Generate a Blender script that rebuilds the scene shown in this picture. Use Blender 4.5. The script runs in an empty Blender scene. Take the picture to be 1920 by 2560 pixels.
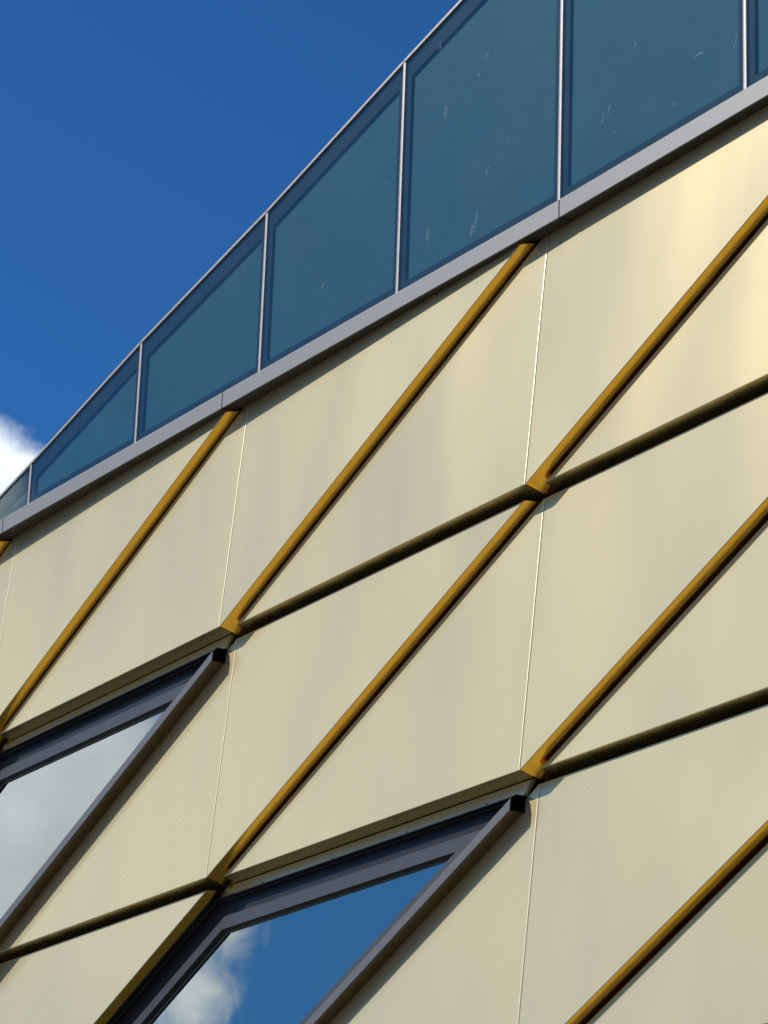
import bpy, bmesh, math
from mathutils import Vector, Matrix

S = bpy.context.scene
COL = S.collection

# ---------------------------------------------------------------- camera
ZG = 9.63                                   # height of the cornice row line above the ground
CAM = Vector((17.47423, -10.03233, -8.02787 + ZG))
cr = Vector((0.54782994, 0.83593486, 0.03309485))
cu = Vector((0.26475903, -0.21076425, 0.94100005))
cf = Vector((-0.79358995, 0.50674584, 0.33678426))
cam_d = bpy.data.cameras.new("camera")
cam = bpy.data.objects.new("camera", cam_d)
COL.objects.link(cam)
m = Matrix((cr, cu, -cf)).transposed().to_4x4()
m.translation = CAM
cam.matrix_world = m
cam_d.sensor_fit = 'VERTICAL'
cam_d.sensor_height = 24.0
cam_d.lens = 7860.92 / 2560.0 * 24.0
cam_d.clip_start = 0.1
cam_d.clip_end = 20000
S.camera = cam

# ---------------------------------------------------------------- light
SUN = Vector((-0.48385, -0.59652, 0.64035)).normalized()      # towards the sun
ld = bpy.data.lights.new("sun", 'SUN')
ld.energy = 4.45
ld.angle = math.radians(0.5)
ld.color = (1.0, 0.94, 0.83)
lo = bpy.data.objects.new("sun", ld)
COL.objects.link(lo)
lo.rotation_euler = (-SUN).to_track_quat('-Z', 'Y').to_euler()
lo.location = (0, -20, 40)

S.view_settings.view_transform = 'Standard'
S.view_settings.look = 'None'
S.view_settings.exposure = 0.0
S.view_settings.gamma = 1.0
S.cycles.sample_clamp_indirect = 3.0
S.cycles.use_denoising = False          # the denoiser draws hairlines on the smooth sheets
S.cycles.blur_glossy = 1.0

W_ = bpy.data.worlds.new("World")
S.world = W_
W_.use_nodes = True
nt = W_.node_tree
nt.nodes.clear()


class G:
    """small node-graph helper"""
    def __init__(s, tree): s.t = tree
    def n(s, typ, **kw):
        nd = s.t.nodes.new(typ)
        for k, v in kw.items(): setattr(nd, k, v)
        return nd
    def put(s, sock, v):
        if hasattr(v, 'is_linked') or isinstance(v, bpy.types.NodeSocket): s.t.links.new(v, sock)
        else: sock.default_value = v
    def math(s, op, a, b=0.0, clamp=False):
        nd = s.n('ShaderNodeMath', operation=op, use_clamp=clamp)
        s.put(nd.inputs[0], a); s.put(nd.inputs[1], b); return nd.outputs[0]
    def vmath(s, op, a, b=(0, 0, 0), sc=None):
        nd = s.n('ShaderNodeVectorMath', operation=op)
        s.put(nd.inputs[0], a); s.put(nd.inputs[1], b)
        if sc is not None: s.put(nd.inputs['Scale'], sc)
        return nd
    def mix(s, f, a, b, blend='MIX'):
        nd = s.n('ShaderNodeMix', data_type='RGBA', blend_type=blend)
        s.put(nd.inputs[0], f); s.put(nd.inputs[6], a); s.put(nd.inputs[7], b); return nd.outputs[2]
    def noise(s, v, scale, detail=3.0, rough=0.5, dist=0.0):
        nd = s.n('ShaderNodeTexNoise')
        s.put(nd.inputs['Vector'], v); nd.inputs['Scale'].default_value = scale
        nd.inputs['Detail'].default_value = detail; nd.inputs['Roughness'].default_value = rough
        nd.inputs['Distortion'].default_value = dist
        return nd.outputs[0]
    def ramp(s, v, lo_, hi, a=0.0, b=1.0, smooth=True):
        nd = s.n('ShaderNodeMapRange', interpolation_type='SMOOTHSTEP' if smooth else 'LINEAR')
        s.put(nd.inputs[0], v); nd.inputs[1].default_value = lo_; nd.inputs[2].default_value = hi
        nd.inputs[3].default_value = a; nd.inputs[4].default_value = b; return nd.outputs[0]
    def stretch(s, v, sc):
        nd = s.n('ShaderNodeMapping'); s.put(nd.inputs['Vector'], v)
        nd.inputs['Scale'].default_value = sc; return nd.outputs[0]


g = G(nt)
sky = g.n('ShaderNodeTexSky', sky_type='NISHITA', sun_disc=False)
sky.sun_elevation = math.asin(SUN.z)
sky.sun_rotation = math.atan2(SUN.x, SUN.y)
sky.air_density = 1.0
sky.dust_density = 0.6
sky.ozone_density = 2.5
tint = g.mix(1.0, sky.outputs[0], (0.195, 0.60, 1.06, 1), 'MULTIPLY')
co = g.n('ShaderNodeTexCoord').outputs['Generated']
d = g.vmath('NORMALIZE', co).outputs[0]
nz = g.noise(d, 28.0, 7.0, 0.58, 0.4)
nz2 = g.noise(g.stretch(d, (1.0, 1.0, 2.2)), 7.0, 5.0, 0.55, 0.3)


nzf = g.noise(g.stretch(d, (1.0, 1.0, 0.7)), 85.0, 6.0, 0.6, 0.5)


def blob(c, rad, soft, rag):
    """cloud bank round the direction c"""
    dist = g.vmath('DISTANCE', d, Vector(c).normalized()).outputs['Value']
    e = g.math('ADD', dist, g.math('MULTIPLY', g.math('SUBTRACT', nzf if rad < 0.02 else nz, 0.5), rag))
    return g.ramp(e, rad - soft, rad + soft, 1.0, 0.0)


cl = g.ramp(nz2, 0.38, 0.58, 0.0, 0.8)                    # scattered cloud over the rest of the sky
keep = None
# keep the clear part of the sky clear: towards the facade top, and its mirror direction
for c, r in (((-0.80, 0.48, 0.40), 0.16), ((-0.835, -0.455, 0.34), 0.19)):
    dist = g.vmath('DISTANCE', d, Vector(c).normalized()).outputs['Value']
    k = g.ramp(dist, r, r + 0.14)
    cl = g.math('MULTIPLY', cl, k)
tint = g.mix(cl, tint, (3.6, 3.55, 3.4, 1))
cl = 0.0
for c, r, s_, rag in (((-0.8588, 0.3935, 0.3285), 0.0310, 0.0060, 0.024),      # white cumulus at the left
                      ((-0.8920, -0.3350, 0.3050), 0.0600, 0.014, 0.040),       # the bank the left window mirrors
                      ((-0.8755, -0.4055, 0.2640), 0.0100, 0.012, 0.038),
                      ((-0.8672, -0.4125, 0.2830), 0.0050, 0.009, 0.028),       # thin wisp
                      ((-0.8530, -0.3975, 0.3345), 0.0200, 0.0070, 0.016)):
    cl = g.math('MAXIMUM', blob(c, r, s_, rag), cl)
shade = g.ramp(g.noise(g.stretch(d, (1.0, 1.0, 1.2)), 16.0, 5.0, 0.5, 0.2), 0.25, 0.75, 10.5, 15.0)
cc = g.n('ShaderNodeCombineColor')
g.put(cc.inputs[0], g.math('MULTIPLY', shade, 0.92)); g.put(cc.inputs[1], g.math('MULTIPLY', shade, 1.0)); g.put(cc.inputs[2], g.math('MULTIPLY', shade, 1.06))
skyc = g.mix(cl, tint, cc.outputs[0])
bg = g.n('ShaderNodeBackground')
g.put(bg.inputs[0], skyc)
bg.inputs[1].default_value = 0.09
out = g.n('ShaderNodeOutputWorld')
nt.links.new(bg.outputs[0], out.inputs[0])

# ---------------------------------------------------------------- materials
MAT = {}


def mat(name):
    M = bpy.data.materials.new(name); M.use_nodes = True
    M.node_tree.nodes.clear(); MAT[name] = M
    return M, G(M.node_tree)


def principled(gr, base, rough, metal, normal=None, spec=0.5):
    p = gr.n('ShaderNodeBsdfPrincipled')
    gr.put(p.inputs['Base Color'], base); gr.put(p.inputs['Roughness'], rough)
    p.inputs['Metallic'].default_value = metal
    p.inputs['Specular IOR Level'].default_value = spec
    if normal is not None: gr.put(p.inputs['Normal'], normal)
    o = gr.n('ShaderNodeOutputMaterial'); gr.t.links.new(p.outputs[0], o.inputs[0])
    return p


def bump(gr, h, strength, dist):
    b = gr.n('ShaderNodeBump'); gr.put(b.inputs['Height'], h)
    b.inputs['Strength'].default_value = strength; b.inputs['Distance'].default_value = dist
    return b.outputs[0]


# anodised aluminium: champagne face
M, q = mat('champagne_aluminium')
P = q.n('ShaderNodeNewGeometry').outputs['Position']
rnd = q.n('ShaderNodeObjectInfo').outputs['Random']
off = q.n('ShaderNodeCombineXYZ'); q.put(off.inputs[0], q.math('MULTIPLY', rnd, 37.0)); q.put(off.inputs[2], q.math('MULTIPLY', rnd, 11.0))
Pp = q.vmath('ADD', P, off.outputs[0]).outputs[0]          # every sheet has its own pattern
cloudy = q.noise(q.stretch(Pp, (1.0, 1.0, 0.4)), 0.9, 2.0, 0.5)
base = q.mix(q.ramp(cloudy, 0.34, 0.66), (0.765, 0.640, 0.365, 1), (0.780, 0.650, 0.358, 1))
base = q.mix(q.ramp(rnd, 0.0, 1.0, 0.0, 0.16, False), base, (0.60, 0.53, 0.37, 1))
stain = q.math('MULTIPLY', q.ramp(q.noise(q.stretch(Pp, (2.2, 1.0, 0.30)), 1.3, 2.0, 0.5), 0.45, 0.80, 0.0, 0.16), q.ramp(q.noise(P, 0.7, 2.0), 0.4, 0.65))
base = q.mix(stain, base, (0.48, 0.44, 0.33, 1))
rough = q.ramp(cloudy, 0.3, 0.7, 0.24, 0.29)
wn = q.n('ShaderNodeTexNoise'); q.put(wn.inputs['Vector'], q.stretch(Pp, (1.0, 1.0, 0.45))); wn.inputs['Scale'].default_value = 1.1
wn.inputs['Detail'].default_value = 1.0; wn.inputs['Roughness'].default_value = 0.35
wob = q.vmath('SUBTRACT', wn.outputs['Color'], (0.5, 0.5, 0.5)).outputs[0]
wob = q.vmath('MULTIPLY', wob, (0.075, 0.0, 0.060)).outputs[0]
nrm = q.vmath('NORMALIZE', q.vmath('ADD', q.n('ShaderNodeNewGeometry').outputs['Normal'], wob).outputs[0]).outputs[0]
principled(q, base, rough, 0.43, nrm)

M, q = mat('champagne_return')
P = q.n('ShaderNodeNewGeometry').outputs['Position']
cl3 = q.noise(P, 5.0, 3.0, 0.5)
principled(q, q.mix(q.ramp(cl3, 0.3, 0.7), (0.60, 0.47, 0.21, 1), (0.66, 0.53, 0.24, 1)), q.ramp(cl3, 0.3, 0.7, 0.24, 0.32), 0.9)

M, q = mat('glint_rim')
principled(q, (0.95, 0.86, 0.62, 1), 0.38, 0.6)  # paler base colour paints the sun's glint along upright and sloping rims

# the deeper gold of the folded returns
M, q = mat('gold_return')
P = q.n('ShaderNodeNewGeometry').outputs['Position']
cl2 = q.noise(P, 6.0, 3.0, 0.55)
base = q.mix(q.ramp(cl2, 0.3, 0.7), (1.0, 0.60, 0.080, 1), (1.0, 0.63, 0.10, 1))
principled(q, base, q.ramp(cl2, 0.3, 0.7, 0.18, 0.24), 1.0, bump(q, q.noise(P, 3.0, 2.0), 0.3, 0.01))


def simple(name, a, b, rough, metal, sc=20.0, bmp=0.0, spec=0.5):
    M, q = mat(name)
    P = q.n('ShaderNodeNewGeometry').outputs['Position']
    n1 = q.noise(P, sc, 4.0, 0.6)
    base = q.mix(q.ramp(n1, 0.3, 0.7), (*a, 1), (*b, 1))
    principled(q, base, q.ramp(n1, 0.3, 0.7, rough * 0.9, rough * 1.1), metal,
               bump(q, n1, bmp, 0.002) if bmp else None, spec)


simple('silver_coating', (0.225, 0.228, 0.238), (0.255, 0.258, 0.268), 0.42, 0.25, 240.0)
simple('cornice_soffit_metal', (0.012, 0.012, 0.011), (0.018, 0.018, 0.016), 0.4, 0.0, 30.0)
simple('mullion_aluminium', (0.34, 0.33, 0.34), (0.40, 0.39, 0.40), 0.4, 0.3, 60.0)
simple('anthracite_coating', (0.036, 0.041, 0.050), (0.044, 0.049, 0.059), 0.38, 0.15, 300.0)
simple('dark_frame_coating', (0.022, 0.024, 0.030), (0.030, 0.032, 0.040), 0.35, 0.0, 90.0, spec=0.12)
simple('fin_coating', (0.095, 0.096, 0.106), (0.112, 0.113, 0.123), 0.42, 0.2, 300.0)
simple('black_void', (0.002, 0.002, 0.002), (0.003, 0.003, 0.003), 0.9, 0.0, spec=0.05)
simple('gasket_rubber', (0.010, 0.010, 0.009), (0.016, 0.016, 0.014), 0.55, 0.0, 60.0)
simple('glass_edge_green', (0.020, 0.035, 0.024), (0.030, 0.050, 0.034), 0.3, 0.0, 30.0)
simple('frit', (0.003, 0.005, 0.009), (0.004, 0.007, 0.012), 0.5, 0.0, 8.0, spec=0.1)
simple('spandrel_teal', (0.006, 0.058, 0.084), (0.009, 0.080, 0.108), 0.6, 0.0, 1.1, spec=0.22)
simple('wall_membrane', (0.05, 0.045, 0.035), (0.07, 0.06, 0.05), 0.8, 0.0)
simple('room_paint', (0.36, 0.42, 0.40), (0.42, 0.48, 0.46), 0.8, 0.0, 1.0)
simple('column_paint', (0.50, 0.62, 0.56), (0.56, 0.66, 0.60), 0.7, 0.0, 3.0)
simple('shaded_closure', (0.16, 0.10, 0.045), (0.20, 0.13, 0.06), 0.35, 0.5, 12.0)  # fin closure: the shaded panel's reflection is put into this dark brown base
simple('rivet_metal', (0.05, 0.045, 0.03), (0.08, 0.07, 0.05), 0.4, 0.6, 90.0)
simple('bright_rivet_metal', (0.7, 0.7, 0.68), (0.8, 0.8, 0.78), 0.2, 0.9, 90.0)
simple('asphalt', (0.045, 0.045, 0.048), (0.075, 0.072, 0.068), 0.9, 0.0, 3.0, 0.3)
simple('ledge_metal', (0.25, 0.25, 0.26), (0.3, 0.3, 0.31), 0.5, 0.3, 10.0)


def glass(name, tint_, refl0, refl_gain, smudge, gcol=(0.93, 0.97, 1.0)):
    M, q = mat(name)
    P = q.n('ShaderNodeNewGeometry').outputs['Position']
    tr = q.n('ShaderNodeBsdfTransparent'); tr.inputs[0].default_value = (*tint_, 1)
    gl = q.n('ShaderNodeBsdfGlossy'); gl.inputs['Color'].default_value = (*gcol, 1)
    gl.inputs['Roughness'].default_value = 0.012
    q.put(gl.inputs['Normal'], bump(q, q.noise(q.stretch(P, (1, 1, .6)), 0.9, 1.0), 0.12, 0.01))
    lw = q.n('ShaderNodeFresnel'); lw.inputs['IOR'].default_value = 1.5
    fac = q.math('MULTIPLY_ADD', lw.outputs[0], refl_gain); fac.node.inputs[2].default_value = refl0
    front = q.math('SUBTRACT', 1.0, q.n('ShaderNodeNewGeometry').outputs['Backfacing'])
    fac = q.math('MULTIPLY', fac, front)           # reflect at the outer face only
    mx = q.n('ShaderNodeMixShader'); q.put(mx.inputs[0], fac)
    q.t.links.new(tr.outputs[0], mx.inputs[1]); q.t.links.new(gl.outputs[0], mx.inputs[2])
    # dust, dried drops and wiped marks on the outer face
    df = q.n('ShaderNodeBsdfDiffuse'); df.inputs[0].default_value = (0.75, 0.78, 0.78, 1)
    spots = q.ramp(q.noise(P, 26.0, 2.0, 0.5), 0.765, 0.83, 0.0, 0.35)
    wipes = q.math('MULTIPLY', q.ramp(q.noise(q.stretch(P, (1, 1, 0.25)), 7.0, 6.0, 0.7, 1.2), 0.62, 0.82, 0.0, 0.07),
                   q.ramp(q.noise(P, 1.3, 2.0), 0.45, 0.7))
    dust = q.ramp(q.noise(P, 1.7, 4.0, 0.6), 0.3, 0.8, 0.001, 0.007)
    f2 = q.math('MULTIPLY', q.math('MAXIMUM', q.math('MAXIMUM', spots, wipes), dust), smudge)
    mx2 = q.n('ShaderNodeMixShader'); q.put(mx2.inputs[0], f2)
    q.t.links.new(mx.outputs[0], mx2.inputs[1]); q.t.links.new(df.outputs[0], mx2.inputs[2])
    o = q.n('ShaderNodeOutputMaterial'); q.t.links.new(mx2.outputs[0], o.inputs[0])


glass('screen_glass', (0.80, 0.90, 0.92), 0.03, 1.0, 0.9, (0.78, 0.92, 0.95))
glass('window_glass', (0.50, 0.62, 0.58), 0.30, 1.15, 0.25, (0.95, 0.98, 0.93))

# ---------------------------------------------------------------- object helpers
def link(o, parent=None):
    COL.objects.link(o)
    if parent is not None: o.parent = parent
    return o


def mesh_obj(name, verts, faces, mats, parent=None, fm=None, face_out=False):
    me = bpy.data.meshes.new(name)
    me.from_pydata([tuple(v) for v in verts], [], faces)
    me.update()
    bm = bmesh.new(); bm.from_mesh(me)
    bmesh.ops.recalc_face_normals(bm, faces=bm.faces)
    if face_out:
        for f in bm.faces:
            if f.normal.y > 0: f.normal_flip()
    bm.to_mesh(me); bm.free()
    for mm in mats: me.materials.append(MAT[mm])
    if fm:
        for p, i in zip(me.polygons, fm): p.material_index = i
    o = bpy.data.objects.new(name, me)
    return link(o, parent)


def thing(name, label, cat, loc):
    o = bpy.data.objects.new(name, None)
    o.empty_display_size = 0.3
    o.location = loc; o['label'] = label; o['category'] = cat
    return link(o)


def clip(poly, a, b, c):
    """keep the part of the polygon where a*x + b*z + c >= 0"""
    r = []
    for i in range(len(poly)):
        p, q_ = poly[i], poly[(i + 1) % len(poly)]
        fp, fq = a * p[0] + b * p[1] + c, a * q_[0] + b * q_[1] + c
        if fp >= 0: r.append(p)
        if (fp >= 0) != (fq >= 0):
            t = fp / (fp - fq); r.append((p[0] + t * (q_[0] - p[0]), p[1] + t * (q_[1] - p[1])))
    return r


def inset(poly, dd):
    """offset a convex polygon inwards by dd (one number or one per edge)"""
    n = len(poly)
    if not hasattr(dd, '__len__'): dd = [dd] * n
    area = sum(poly[i][0] * poly[(i + 1) % n][1] - poly[(i + 1) % n][0] * poly[i][1] for i in range(n))
    sg = 1 if area > 0 else -1
    L = []
    for i in range(n):
        p, q_ = poly[i], poly[(i + 1) % n]
        ex, ez = q_[0] - p[0], q_[1] - p[1]; l = math.hypot(ex, ez)
        nx, nz_ = -ez / l * sg, ex / l * sg
        L.append((nx, nz_, nx * p[0] + nz_ * p[1] + dd[i]))
    r = []
    for i in range(n):
        a, b = L[i - 1], L[i]
        det = a[0] * b[1] - b[0] * a[1]
        r.append(((a[2] * b[1] - b[2] * a[1]) / det, (a[0] * b[2] - b[0] * a[2]) / det))
    return r


# ---------------------------------------------------------------- facade
PW, PH, PD = 3.5, 1.71126, 0.07317      # bay width, storey-band height, step between two trays
SL = PH / PW
HYP = math.hypot(1, SL)
DEEP = 0.20
GZ, GP, GS = 0.052, 0.042, 0.0035       # open joint under a band, beside a diagonal, half a seam

building = thing('building', 'building with champagne gold folded metal cladding in diagonal panels, seen from below', 'building', (0, 0, 0))
BZ = ZG


def tray(poly, level, name='cladding_panel', parent=building, taper=None):
    """a folded metal tray: front face with rounded rim, deep gold returns, closed at the back"""
    def Y(p, lv): return -(level(p) + lv)
    R = 0.007
    loops = []
    loops.append((inset(poly, [taper(poly[i], poly[(i + 1) % len(poly)]) for i in range(len(poly))]), -DEEP))
    loops.append((list(poly), -R))
    for k in (1, 2, 3, 4):
        a = k / 4 * math.pi / 2
        loops.append((inset(poly, R * (1 - math.cos(a))), -R * (1 - math.sin(a))))
    n = len(poly)
    V, F, fm = [], [], []
    for lp, lv in loops:
        for p in lp: V.append((p[0], Y(p, lv), p[1] + BZ))
    for j in range(len(loops) - 1):
        for i in range(n):
            F.append((j * n + i, j * n + (i + 1) % n, (j + 1) * n + (i + 1) % n, (j + 1) * n + i))
            hz_ = abs(poly[i][1] - poly[(i + 1) % n][1]) < 1e-6
            fm.append((3 if hz_ else 1) if j == 0 else (2 if j > 1 and abs(poly[i][1] - poly[(i + 1) % n][1]) > 1e-6 else 0))
    F.append(tuple(range((len(loops) - 1) * n, len(loops) * n))); fm.append(0)
    F.append(tuple(reversed(range(n)))); fm.append(1)
    return mesh_obj(name, V, F, ['champagne_aluminium', 'gold_return', 'glint_rim', 'champagne_return'], parent, fm)


def taper_u(a, b):
    # the return under a diagonal is folded a little past square, the others are square
    dx, dz = b[0] - a[0], b[1] - a[1]
    if abs(dx) > 1e-6 and abs(dz / dx - SL) < 1e-3: return -DEEP * math.tan(math.radians(10.8))
    return taper_l(a, b)


def taper_l(a, b):
    return -DEEP * math.tan(math.radians(6.5)) if abs(a[1] - b[1]) < 1e-6 and b[0] < a[0] + 0 else 0.0


def lev(c, r, kind):
    x0, z0 = c * PW, -r * PH
    off = 0 if kind == 'U' else -PD
    return lambda p: PD * (p[0] - x0) / PW + 2 * PD * (z0 - p[1]) / PH + off


WINDOWS = {(-1, 1), (0, 2)}              # cells whose upper triangle, with its left neighbour's lower one, is a window
for c in (-2, -1, 0, 1, 2):
    for r in (0, 1, 2, 3):
        x0, x1, zt, zb = c * PW, (c + 1) * PW, -r * PH, -(r + 1) * PH
        # upper-left triangle (top left, top right, bottom left)
        if (c, r) not in WINDOWS:
            tri = [(x0, zt), (x1, zt), (x0, zb)]
            tri = clip(tri, 0, -1, zt - (GZ if r else -1e-4))
            tri = clip(tri, 1, 0, -(x0 + GS))
            tray(tri, lev(c, r, 'U'), taper=taper_u)
        # lower-right triangle
        if (c + 1, r) not in WINDOWS:
            tri = [(x0, zb), (x1, zt), (x1, zb)]
            # hypotenuse gap
            A, B, Cc = SL / HYP, -1 / HYP, (zb - SL * x0) / HYP - GP
            tri = clip(tri, A, B, Cc)
            tri = clip(tri, -1, 0, x1 - GS)
            if r: tri = clip(tri, 0, -1, zt - GZ)
            tray(tri, lev(c, r, 'L'), taper=taper_l)

# wall behind the trays, with openings at the two windows
def box(name, x0, x1, y0, y1, z0, z1, m_, parent):
    V = [(x, y, z + BZ) for x in (x0, x1) for y in (y0, y1) for z in (z0, z1)]
    F = [(0, 1, 3, 2), (4, 6, 7, 5), (0, 4, 5, 1), (2, 3, 7, 6), (0, 2, 6, 4), (1, 5, 7, 3)]
    return mesh_obj(name, V, F, [m_], parent)


def strips_wall():
    """membrane wall built as convex pieces round the window parallelograms"""
    V, F = [], []
    Y0, Y1 = 0.115, 0.35
    X0, X1 = -2 * PW, 3 * PW
    def add(poly):
        n = len(poly)
        if n < 3: return
        b = len(V)
        for y in (Y0, Y1):
            for p in poly: V.append((p[0], y, p[1] + BZ))
        F.append(tuple(range(b, b + n))); F.append(tuple(reversed(range(b + n, b + 2 * n))))
        for i in range(n): F.append((b + i, b + (i + 1) % n, b + n + (i + 1) % n, b + n + i))
    for r in (0, 1, 2, 3):
        zt, zb = -r * PH, -(r + 1) * PH
        if r == 0: zt = 0.0
        if r == 3: zb = -ZG
        rect = [(X0, zt), (X1, zt), (X1, zb), (X0, zb)]
        w = [c for (c, rr) in WINDOWS if rr == r]
        if not w: add(rect); continue
        c = w[0]
        # opening is bounded by diagonals through (c*PW, zt) and ((c+1)*PW, zt)
        e = 0.10
        a1 = (c * PW + e / SL * HYP * 0.5, zt); a2 = ((c + 1) * PW + 0.02, zt)
        left = clip(rect, -SL, 1, SL * a1[0] - zt)
        add(left)
        right = clip(rect, SL, -1, zt - SL * a2[0])
        add(right)
    return mesh_obj('wall', V, F, ['wall_membrane'], building)


strips_wall()

# ---------------------------------------------------------------- windows
def window(c, r, with_column):
    x0, zt = c * PW, -r * PH
    lv = lev(c, r, 'U')
    w = bpy.data.objects.new('window', None); link(w, building)
    # parallelogram, edges in order: top, right diagonal, bottom, left diagonal
    base = [(x0, zt), (x0 + PW, zt), (x0, zt - PH), (x0 - PW, zt - PH)]
    def loop(t, rr, b, l): return inset(base, (t, rr, b, l))
    def ring(name, prof, m_, cap=False):
        V, F = [], []
        for (t, rr, b, l, L) in prof:
            for p in loop(t, rr, b, l): V.append((p[0], -(lv(p) + L), p[1] + BZ))
        for j in range(len(prof) - 1):
            for i in range(4):
                F.append((j * 4 + i, j * 4 + (i + 1) % 4, j * 4 + 4 + (i + 1) % 4, j * 4 + 4 + i))
        if cap: n = (len(prof) - 1) * 4; F.append((n, n + 1, n + 2, n + 3))
        return mesh_obj(name, V, F, [m_], w, None, cap)
    # outer frame: front lip, then a deep dark reveal in two steps
    ring('frame', [(.103, -.040, .06, .012, -.20), (.103, -.040, .06, .012, -.003), (.104, -.038, .062, .013, 0.0),
                   (.110, -.032, .068, .019, 0.0), (.112, -.030, .070, .021, -.003),
                   (.112, -.030, .070, .021, -.043), (.120, -.024, .078, .029, -.046), (.122, -.022, .08, .031, -.068),
                   (.212, .006, .155, .160, -.072)], 'dark_frame_coating')
    ring('sash', [(.214, .007, .157, .161, -.14), (.214, .007, .157, .161, -.066), (.217, .010, .160, .164, -.063),
                  (.300, .084, .245, .234, -.063), (.303, .087, .248, .237, -.066), (.303, .087, .248, .237, -.14)], 'anthracite_coating')
    ring('gasket', [(.304, .088, .249, .238, -.074), (.312, .094, .256, .246, -.078), (.314, .096, .258, .248, -.092)], 'gasket_rubber')
    ring('glass_edge', [(.314, .096, .258, .248, -.093), (.326, .106, .268, .268, -.098), (.328, .108, .27, .27, -.15)], 'glass_edge_green')
    ring('reveal', [(.329, .109, .271, .271, -.152), (.332, .112, .275, .275, -.42)], 'black_void')
    ring('pane', [(.320, .100, .262, .262, -.102)], 'window_glass', True)
    # champagne flashing above the frame
    tL, tR = loop(.020, -.02, .06, -.04), loop(.1015, -.02, .06, -.04)
    V = []
    a, b = (tL[0][0] + .09, tL[0][1]), (tL[1][0] - .055, tL[1][1])
    c1, c2 = (tR[1][0] + .035, tR[1][1]), (tR[0][0] + .09, tR[0][1])
    poly = [a, b, c1, c2]
    for L in (-0.050, -0.08):
        for p in poly: V.append((p[0], -(lv(p) + L), p[1] + BZ))
    F = [(0, 1, 2, 3), (7, 6, 5, 4)] + [(i, (i + 1) % 4, 4 + (i + 1) % 4, 4 + i) for i in range(4)]
    fl = mesh_obj('flashing', V, F, ['champagne_aluminium'], w)
    def rivet(x, z, L, rad, m_, par, face=True, hh=0.003):
        V, F = [], []; n = 10
        y = -(lv((x, z)) + L)
        for k, rr in ((0, rad), (1, rad * .7)):
            for i in range(n):
                t = 2 * math.pi * i / n
                if face: V.append((x + rr * math.cos(t), y - k * hh, z + rr * math.sin(t) + BZ))
                else: V.append((x + rr * math.cos(t), y + rr * math.sin(t), z - k * hh + BZ))
        for i in range(n): F.append((i, (i + 1) % n, n + (i + 1) % n, n + i))
        F.append(tuple(range(n, 2 * n)))
        return mesh_obj('rivet', V, F, [m_], par)
    for k in range(4):
        x = x0 + 0.42 + k * 0.86
        rivet(x, zt - .080, -.050, .0105, 'rivet_metal', w)
    # projecting fin along the lower right diagonal
    fa, fb = loop(.08, -.056, -.10, 0), loop(.08, -.122, -.10, 0)
    s0, s1 = fa[1], fb[1]
    # fin front polygon: between two diagonals, cut vertically at its upper end
    xe = x0 + PW - 0.135
    top_in = (xe, zt + SL * (xe - x0 - PW) - .056 * HYP); top_out = (xe, zt + SL * (xe - x0 - PW) - .122 * HYP)
    xb = x0 - 0.10
    bot_in = (xb, zt + SL * (xb - x0 - PW) - .056 * HYP); bot_out = (xb, zt + SL * (xb - x0 - PW) - .122 * HYP)
    poly = [bot_in, top_in, top_out, bot_out]
    rr = 0.004
    V, F, fm = [], [], []
    back = inset(poly, (0, 0, 0.010, 0))
    loops = [(back, -.115), (back, 0.006), (poly, 0.006), (poly, .03 - rr), (inset(poly, rr * .3), .03 - rr * .3), (inset(poly, rr), .03)]
    for lp, L in loops:
        for p in lp: V.append((p[0], -(lv(p) + L), p[1] + BZ))
    for j in range(5):
        for i in range(4):
            F.append((j * 4 + i, j * 4 + (i + 1) % 4, j * 4 + 4 + (i + 1) % 4, j * 4 + 4 + i)); fm.append(0 if j > 1 else (1 if i == 1 or j == 1 else 2))
    F.append((20, 21, 22, 23)); fm.append(0)
    fin = mesh_obj('fin', V, F, ['fin_coating', 'black_void', 'shaded_closure'], w, fm)
    # black closed end of the frame and fin
    xe2 = xe + 0.003
    zc = top_out[1]
    V = []; prof = [(.026, top_out[1] + .002), (.026, top_in[1]), (.004, zt - .104), (-.115, zt - .104), (-.115, top_out[1] + .002)]
    for x in (xe2, xe2 + 0.004):
        for L, z in prof: V.append((x, -(lv((x, z)) + L), z + BZ))
    F = [(0, 1, 2, 3, 4), (9, 8, 7, 6, 5)] + [(i, (i + 1) % 5, 5 + (i + 1) % 5, 5 + i) for i in range(5)]
    mesh_obj('end_cap', V, F, ['black_void'], w)
    rivet(xe - 0.035, (top_in[1] + top_out[1]) / 2 + .008, .03, .006, 'bright_rivet_metal', w)
    # the room behind the glass
    xa, xb_, zb = x0 - PW - .3, x0 + PW + .6, zt - PH - .9
    V = [(x, y, z + BZ) for x in (xa, xb_) for y in (0.36, 4.5) for z in (zb, zt + .05)]
    F = [(4, 6, 7, 5), (0, 4, 6, 2), (2, 3, 7, 6), (0, 2, 3, 1), (1, 5, 7, 3)]
    mesh_obj('room', V, F, ['room_paint'], w)
    if with_column:
        box('interior_column', x0 - 1.37, x0 - 1.20, 0.95, 1.15, zb + .01, zt - 0.44, 'column_paint', w)
    else:
        box('interior_column', x0 - 1.55, x0 - 1.30, 0.95, 1.20, zb + .01, zt - 0.10, 'column_paint', w)
    return w


window(-1, 1, False)
window(0, 2, True)

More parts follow.
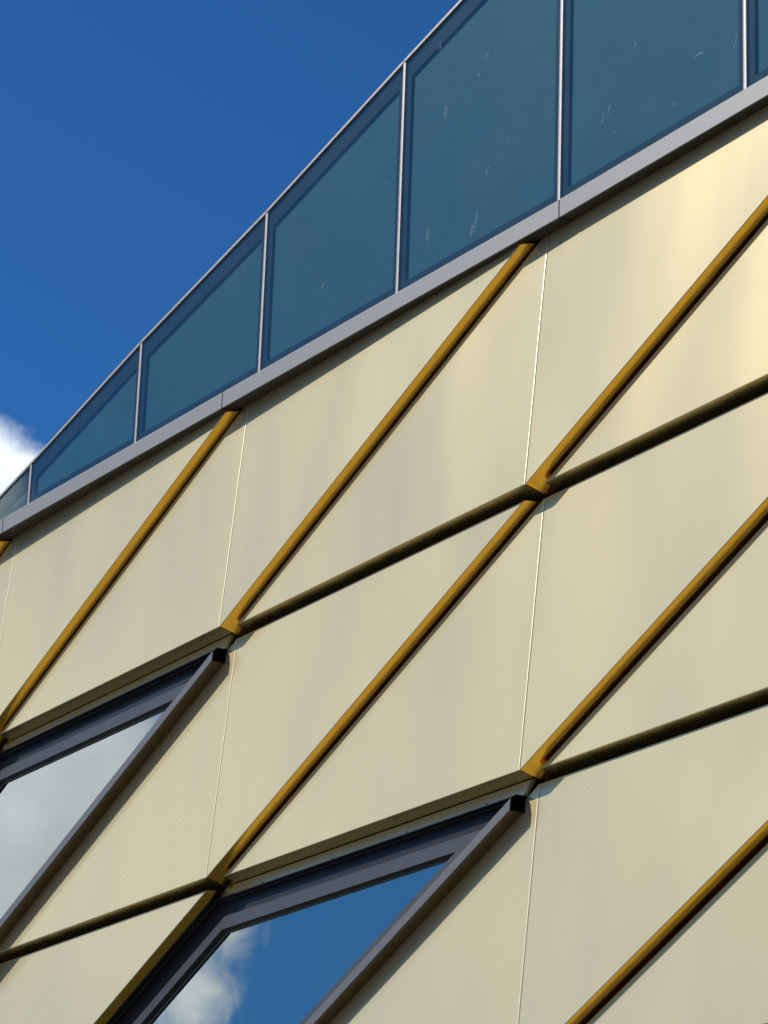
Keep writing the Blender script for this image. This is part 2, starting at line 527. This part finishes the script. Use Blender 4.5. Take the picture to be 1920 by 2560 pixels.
# small rivets on the underside of the band lips
def lip_rivets():
    for c, r in ((-1, 1), (0, 1), (1, 1), (1, 2), (0, 2), (-1, 2), (-1, 0), (0, 0), (1, 0)):
        for k in range(4):
            s = 0.32 + k * 0.90
            x = c * PW + s; z = -(r) * PH
            y = -(PD + PD * s / PW) + 0.045
            V, F = [], []; n = 10
            for kk, rr in ((0, 0.009), (1, 0.006)):
                for i in range(n):
                    t = 2 * math.pi * i / n
                    V.append((x + rr * math.cos(t), y + rr * math.sin(t), z - kk * .006 + BZ))
            for i in range(n): F.append((i, (i + 1) % n, n + (i + 1) % n, n + i))
            F.append(tuple(range(n, 2 * n)))
            if r: mesh_obj('rivet', V, F, ['rivet_metal'], building)


lip_rivets()

# small fixing tabs in the open joints at the corners of the trays
for c in (0, 1, 2):
    for r in (1, 2):
        if (c, r) in WINDOWS: continue
        x = c * PW
        V = []
        pr = [(x + .050, -r * PH - .046), (x + .100, -r * PH - .040), (x + .100, -r * PH - .066), (x + .050, -r * PH - .072)]
        l_ = lev(c, r, 'U')
        for L in (-.030, -.036):
            for p in pr: V.append((p[0], -(l_(p) + L), p[1] + BZ))
        F = [(0, 1, 2, 3), (7, 6, 5, 4)] + [(i, (i + 1) % 4, 4 + (i + 1) % 4, 4 + i) for i in range(4)]
        mesh_obj('bracket', V, F, ['champagne_aluminium'], building)

# ---------------------------------------------------------------- cornice
CX = [(-10.3, -.195), (-6.9, -.178), (-3.449, -.161), (-.134, -.144), (3.756, -.120), (7.5, -.165), (11.0, -.20)]


def cy(x):
    for (a, ya), (b, yb) in zip(CX, CX[1:]):
        if x <= b: return ya + (yb - ya) * (x - a) / (b - a)
    return CX[-1][1]


ZC0, ZC1 = -.1007, .0229
for (a, ya), (b, yb) in zip(CX, CX[1:]):
    gpx = 0.0055
    a_, b_ = a + gpx, b - gpx
    prof = [(0.26, ZC0 + .03), (0.006, ZC0 + .001), (0.003, ZC0), (0, ZC0 + .004), (0, ZC1 - .009), (0.003, ZC1 - .003), (0.009, ZC1), (0.26, ZC1 + .006)]
    V, F, fm = [], [], []
    n = len(prof)
    for x, y in ((a_, ya), (b_, yb)):
        for dy, z in prof: V.append((x, y + dy, z + BZ))
    for i in range(n):
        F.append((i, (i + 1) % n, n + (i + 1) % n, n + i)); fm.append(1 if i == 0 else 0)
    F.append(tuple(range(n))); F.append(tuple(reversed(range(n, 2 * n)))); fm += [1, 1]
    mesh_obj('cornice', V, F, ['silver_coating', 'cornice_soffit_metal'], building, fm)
box('roof_edge', -10.3, 11.0, 0.15, 0.9, -0.05, 0.0, 'wall_membrane', building)

# ---------------------------------------------------------------- glass parapet screen
screen = thing('glass_screen', 'tinted blue glass parapet screen with a raked top edge standing above the pale grey cornice', 'glass screen', (0, 0, 0))
MX = [-6.30, -4.72, -3.085, -1.415, .304, 1.987, 3.717, 5.473, 7.20, 8.95]
def ztop(x):
    K = [(-6.3, -.45 + .02), (-4.72, -.03), (-3.095, .38), (-1.429, .833), (.309, 1.246), (1.995, 1.703), (8.95, 3.5)]
    for (a, za), (b, zb) in zip(K, K[1:]):
        if x <= b: return za + (zb - za) * (x - a) / (b - a)
    return K[-1][1]
def gy(x): return cy(x) + 0.030
ZB = ZC1 - 0.002
HW = 0.0155                                   # half width of a mullion cap


def prism(name, poly, y0, y1, m_, parent):
    """polygon in the screen's own surface, from offset y0 (outer) to y1 (inner)"""
    V, n = [], len(poly)
    for dy in (y0, y1):
        for p in poly: V.append((p[0], gy(p[0]) + dy, p[1] + BZ))
    F = [tuple(range(n)), tuple(reversed(range(n, 2 * n)))] + [(i, (i + 1) % n, n + (i + 1) % n, n + i) for i in range(n)]
    return mesh_obj(name, V, F, [m_], parent)


PANES = []
for a, b in zip(MX, MX[1:]):
    if ztop(b) < ZB + .2: continue
    xa, xb = a + HW * .6, b - HW * .6
    za, zb = ztop(xa) - .02, ztop(xb) - .02
    if za < ZB + .02:
        t = (ZB + .02 - za) / (zb - za); xa = xa + t * (xb - xa); za = ZB + .02
    quad = [(xa, ZB), (xb, ZB), (xb, zb), (xa, za)]
    pane = prism('glass_pane', quad, 0.0, 0.006, 'screen_glass', screen)
    PANES.append((a, b, pane))
    try_in = inset(quad, (0.075, 0.062, 0.135, 0.062))
    # frit border: a frame-shaped sheet just behind the pane
    V = []
    for lp in (quad, try_in):
        for dy in (0.009, 0.012):
            for p in lp: V.append((p[0], gy(p[0]) + dy, p[1] + BZ))
    F = []
    for i in range(4):
        j = (i + 1) % 4
        F += [(i, j, 8 + j, 8 + i), (4 + i, 12 + i, 12 + j, 4 + j), (8 + i, 8 + j, 12 + j, 12 + i), (i, 4 + i, 4 + j, j)]
    mesh_obj('frit_border', V, F, ['frit'], pane)
    prism('backing_panel', quad, 0.026, 0.040, 'spandrel_teal', pane)
# dried suction-cup rings and wipe marks on the outer face of the panes
M, q = mat('dried_residue')
dn = q.n('ShaderNodeBsdfDiffuse'); dn.inputs[0].default_value = (0.6, 0.64, 0.65, 1)
tn = q.n('ShaderNodeBsdfTransparent'); mxn = q.n('ShaderNodeMixShader')
q.put(mxn.inputs[0], q.ramp(q.noise(q.n('ShaderNodeNewGeometry').outputs['Position'], 45.0, 3.0, 0.6), 0.35, 0.65, 0.08, 0.42))
q.t.links.new(tn.outputs[0], mxn.inputs[1]); q.t.links.new(dn.outputs[0], mxn.inputs[2])
on = q.n('ShaderNodeOutputMaterial'); q.t.links.new(mxn.outputs[0], on.inputs[0])
HOOK = [(0, 0), (.004, .030), (.012, .048), (.030, .052), (.036, .044)]
LOOP = [(.010, -.040), (0, -.020), (.004, .028), (.016, .040), (.030, .030), (.026, -.012), (.018, -.030)]
STREAK = [(0, -.05), (.006, -.02), (.018, .01), (.022, .045)]
ARC = [(-.05, -.010), (-.02, .008), (.02, .010), (.05, -.012)]
for x, z, shp, sc in ((2.465, 1.114, LOOP, 1.0), (2.916, 1.294, HOOK, .9), (2.947, .492, HOOK, 1.0), (2.307, .319, LOOP, 1.0),
                      (2.837, .239, STREAK, 1.2), (2.80, .17, LOOP, .8), (2.378, 1.622, LOOP, .8), (5.06, .425, ARC, 1.0),
                      (5.373, .373, STREAK, 1.1), (4.196, .437, STREAK, .9), (4.137, .40, STREAK, .7), (1.069, .386, HOOK, .6),
                      (5.0, 1.05, ARC, .5), (4.45, .75, STREAK, .5)):
    pn = next((p for a, b, p in PANES if a < x < b), None)
    if pn is None: continue
    V, F = [], []
    for i, (u, v) in enumerate(shp):
        j = max(i - 1, 0); k = min(i + 1, len(shp) - 1)
        tx, tz = shp[k][0] - shp[j][0], shp[k][1] - shp[j][1]; l = math.hypot(tx, tz)
        wd = .0034 * (1.0 if 0 < i < len(shp) - 1 else .3)
        nx_, nz2_ = -tz / l * wd, tx / l * wd
        for sgn in (-1, 1):
            X, Z = x + u * sc + sgn * nx_, z + v * sc + sgn * nz2_
            V.append((X, gy(X) - .0012, Z + BZ))
    for i in range(len(shp) - 1): F.append((2 * i, 2 * i + 1, 2 * i + 3, 2 * i + 2))
    mesh_obj('dried_mark', V, F, ['dried_residue'], pn)
for x in MX[2:]:
    zt_ = ztop(x) - .012
    if zt_ < ZB + .1: continue
    # rounded cap
    V, F = [], []
    n = 7
    for z in (ZB, zt_):
        for i in range(n):
            t = math.pi * i / (n - 1)
            V.append((x - HW * math.cos(t), gy(x) - 0.002 - 0.006 * math.sin(t) ** 0.6 if 0 < i < n - 1 else gy(x) - 0.002, z + BZ))
        V.append((x + HW, gy(x) + .05, z + BZ)); V.append((x - HW, gy(x) + .05, z + BZ))
    n += 2
    for i in range(n): F.append((i, (i + 1) % n, n + (i + 1) % n, n + i))
    F.append(tuple(range(n))); F.append(tuple(reversed(range(n, 2 * n))))
    mesh_obj('mullion', V, F, ['mullion_aluminium'], screen)
for a, b in zip(MX[1:], MX[2:]):
    p = 0.004
    A, B = a + p, b - p
    prof = [(-.010, -.024), (-.011, -.021), (-.011, -.003), (-.008, 0), (.07, 0), (.07, -.024)]
    V, F = [], []
    n = len(prof)
    for x in (A, B):
        for dy, dz in prof: V.append((x, gy(x) + dy, ztop(x) + dz + BZ))
    for i in range(n): F.append((i, (i + 1) % n, n + (i + 1) % n, n + i))
    F.append(tuple(range(n))); F.append(tuple(reversed(range(n, 2 * n))))
    rail = mesh_obj('top_rail', V, F, ['mullion_aluminium'], screen)

# ---------------------------------------------------------------- ground
V = [(-3000, -3000, 0), (3000, -3000, 0), (3000, 3000, 0), (-3000, 3000, 0)]
go = mesh_obj('ground', V, [(0, 1, 2, 3)], ['asphalt'])
go['kind'] = 'structure'
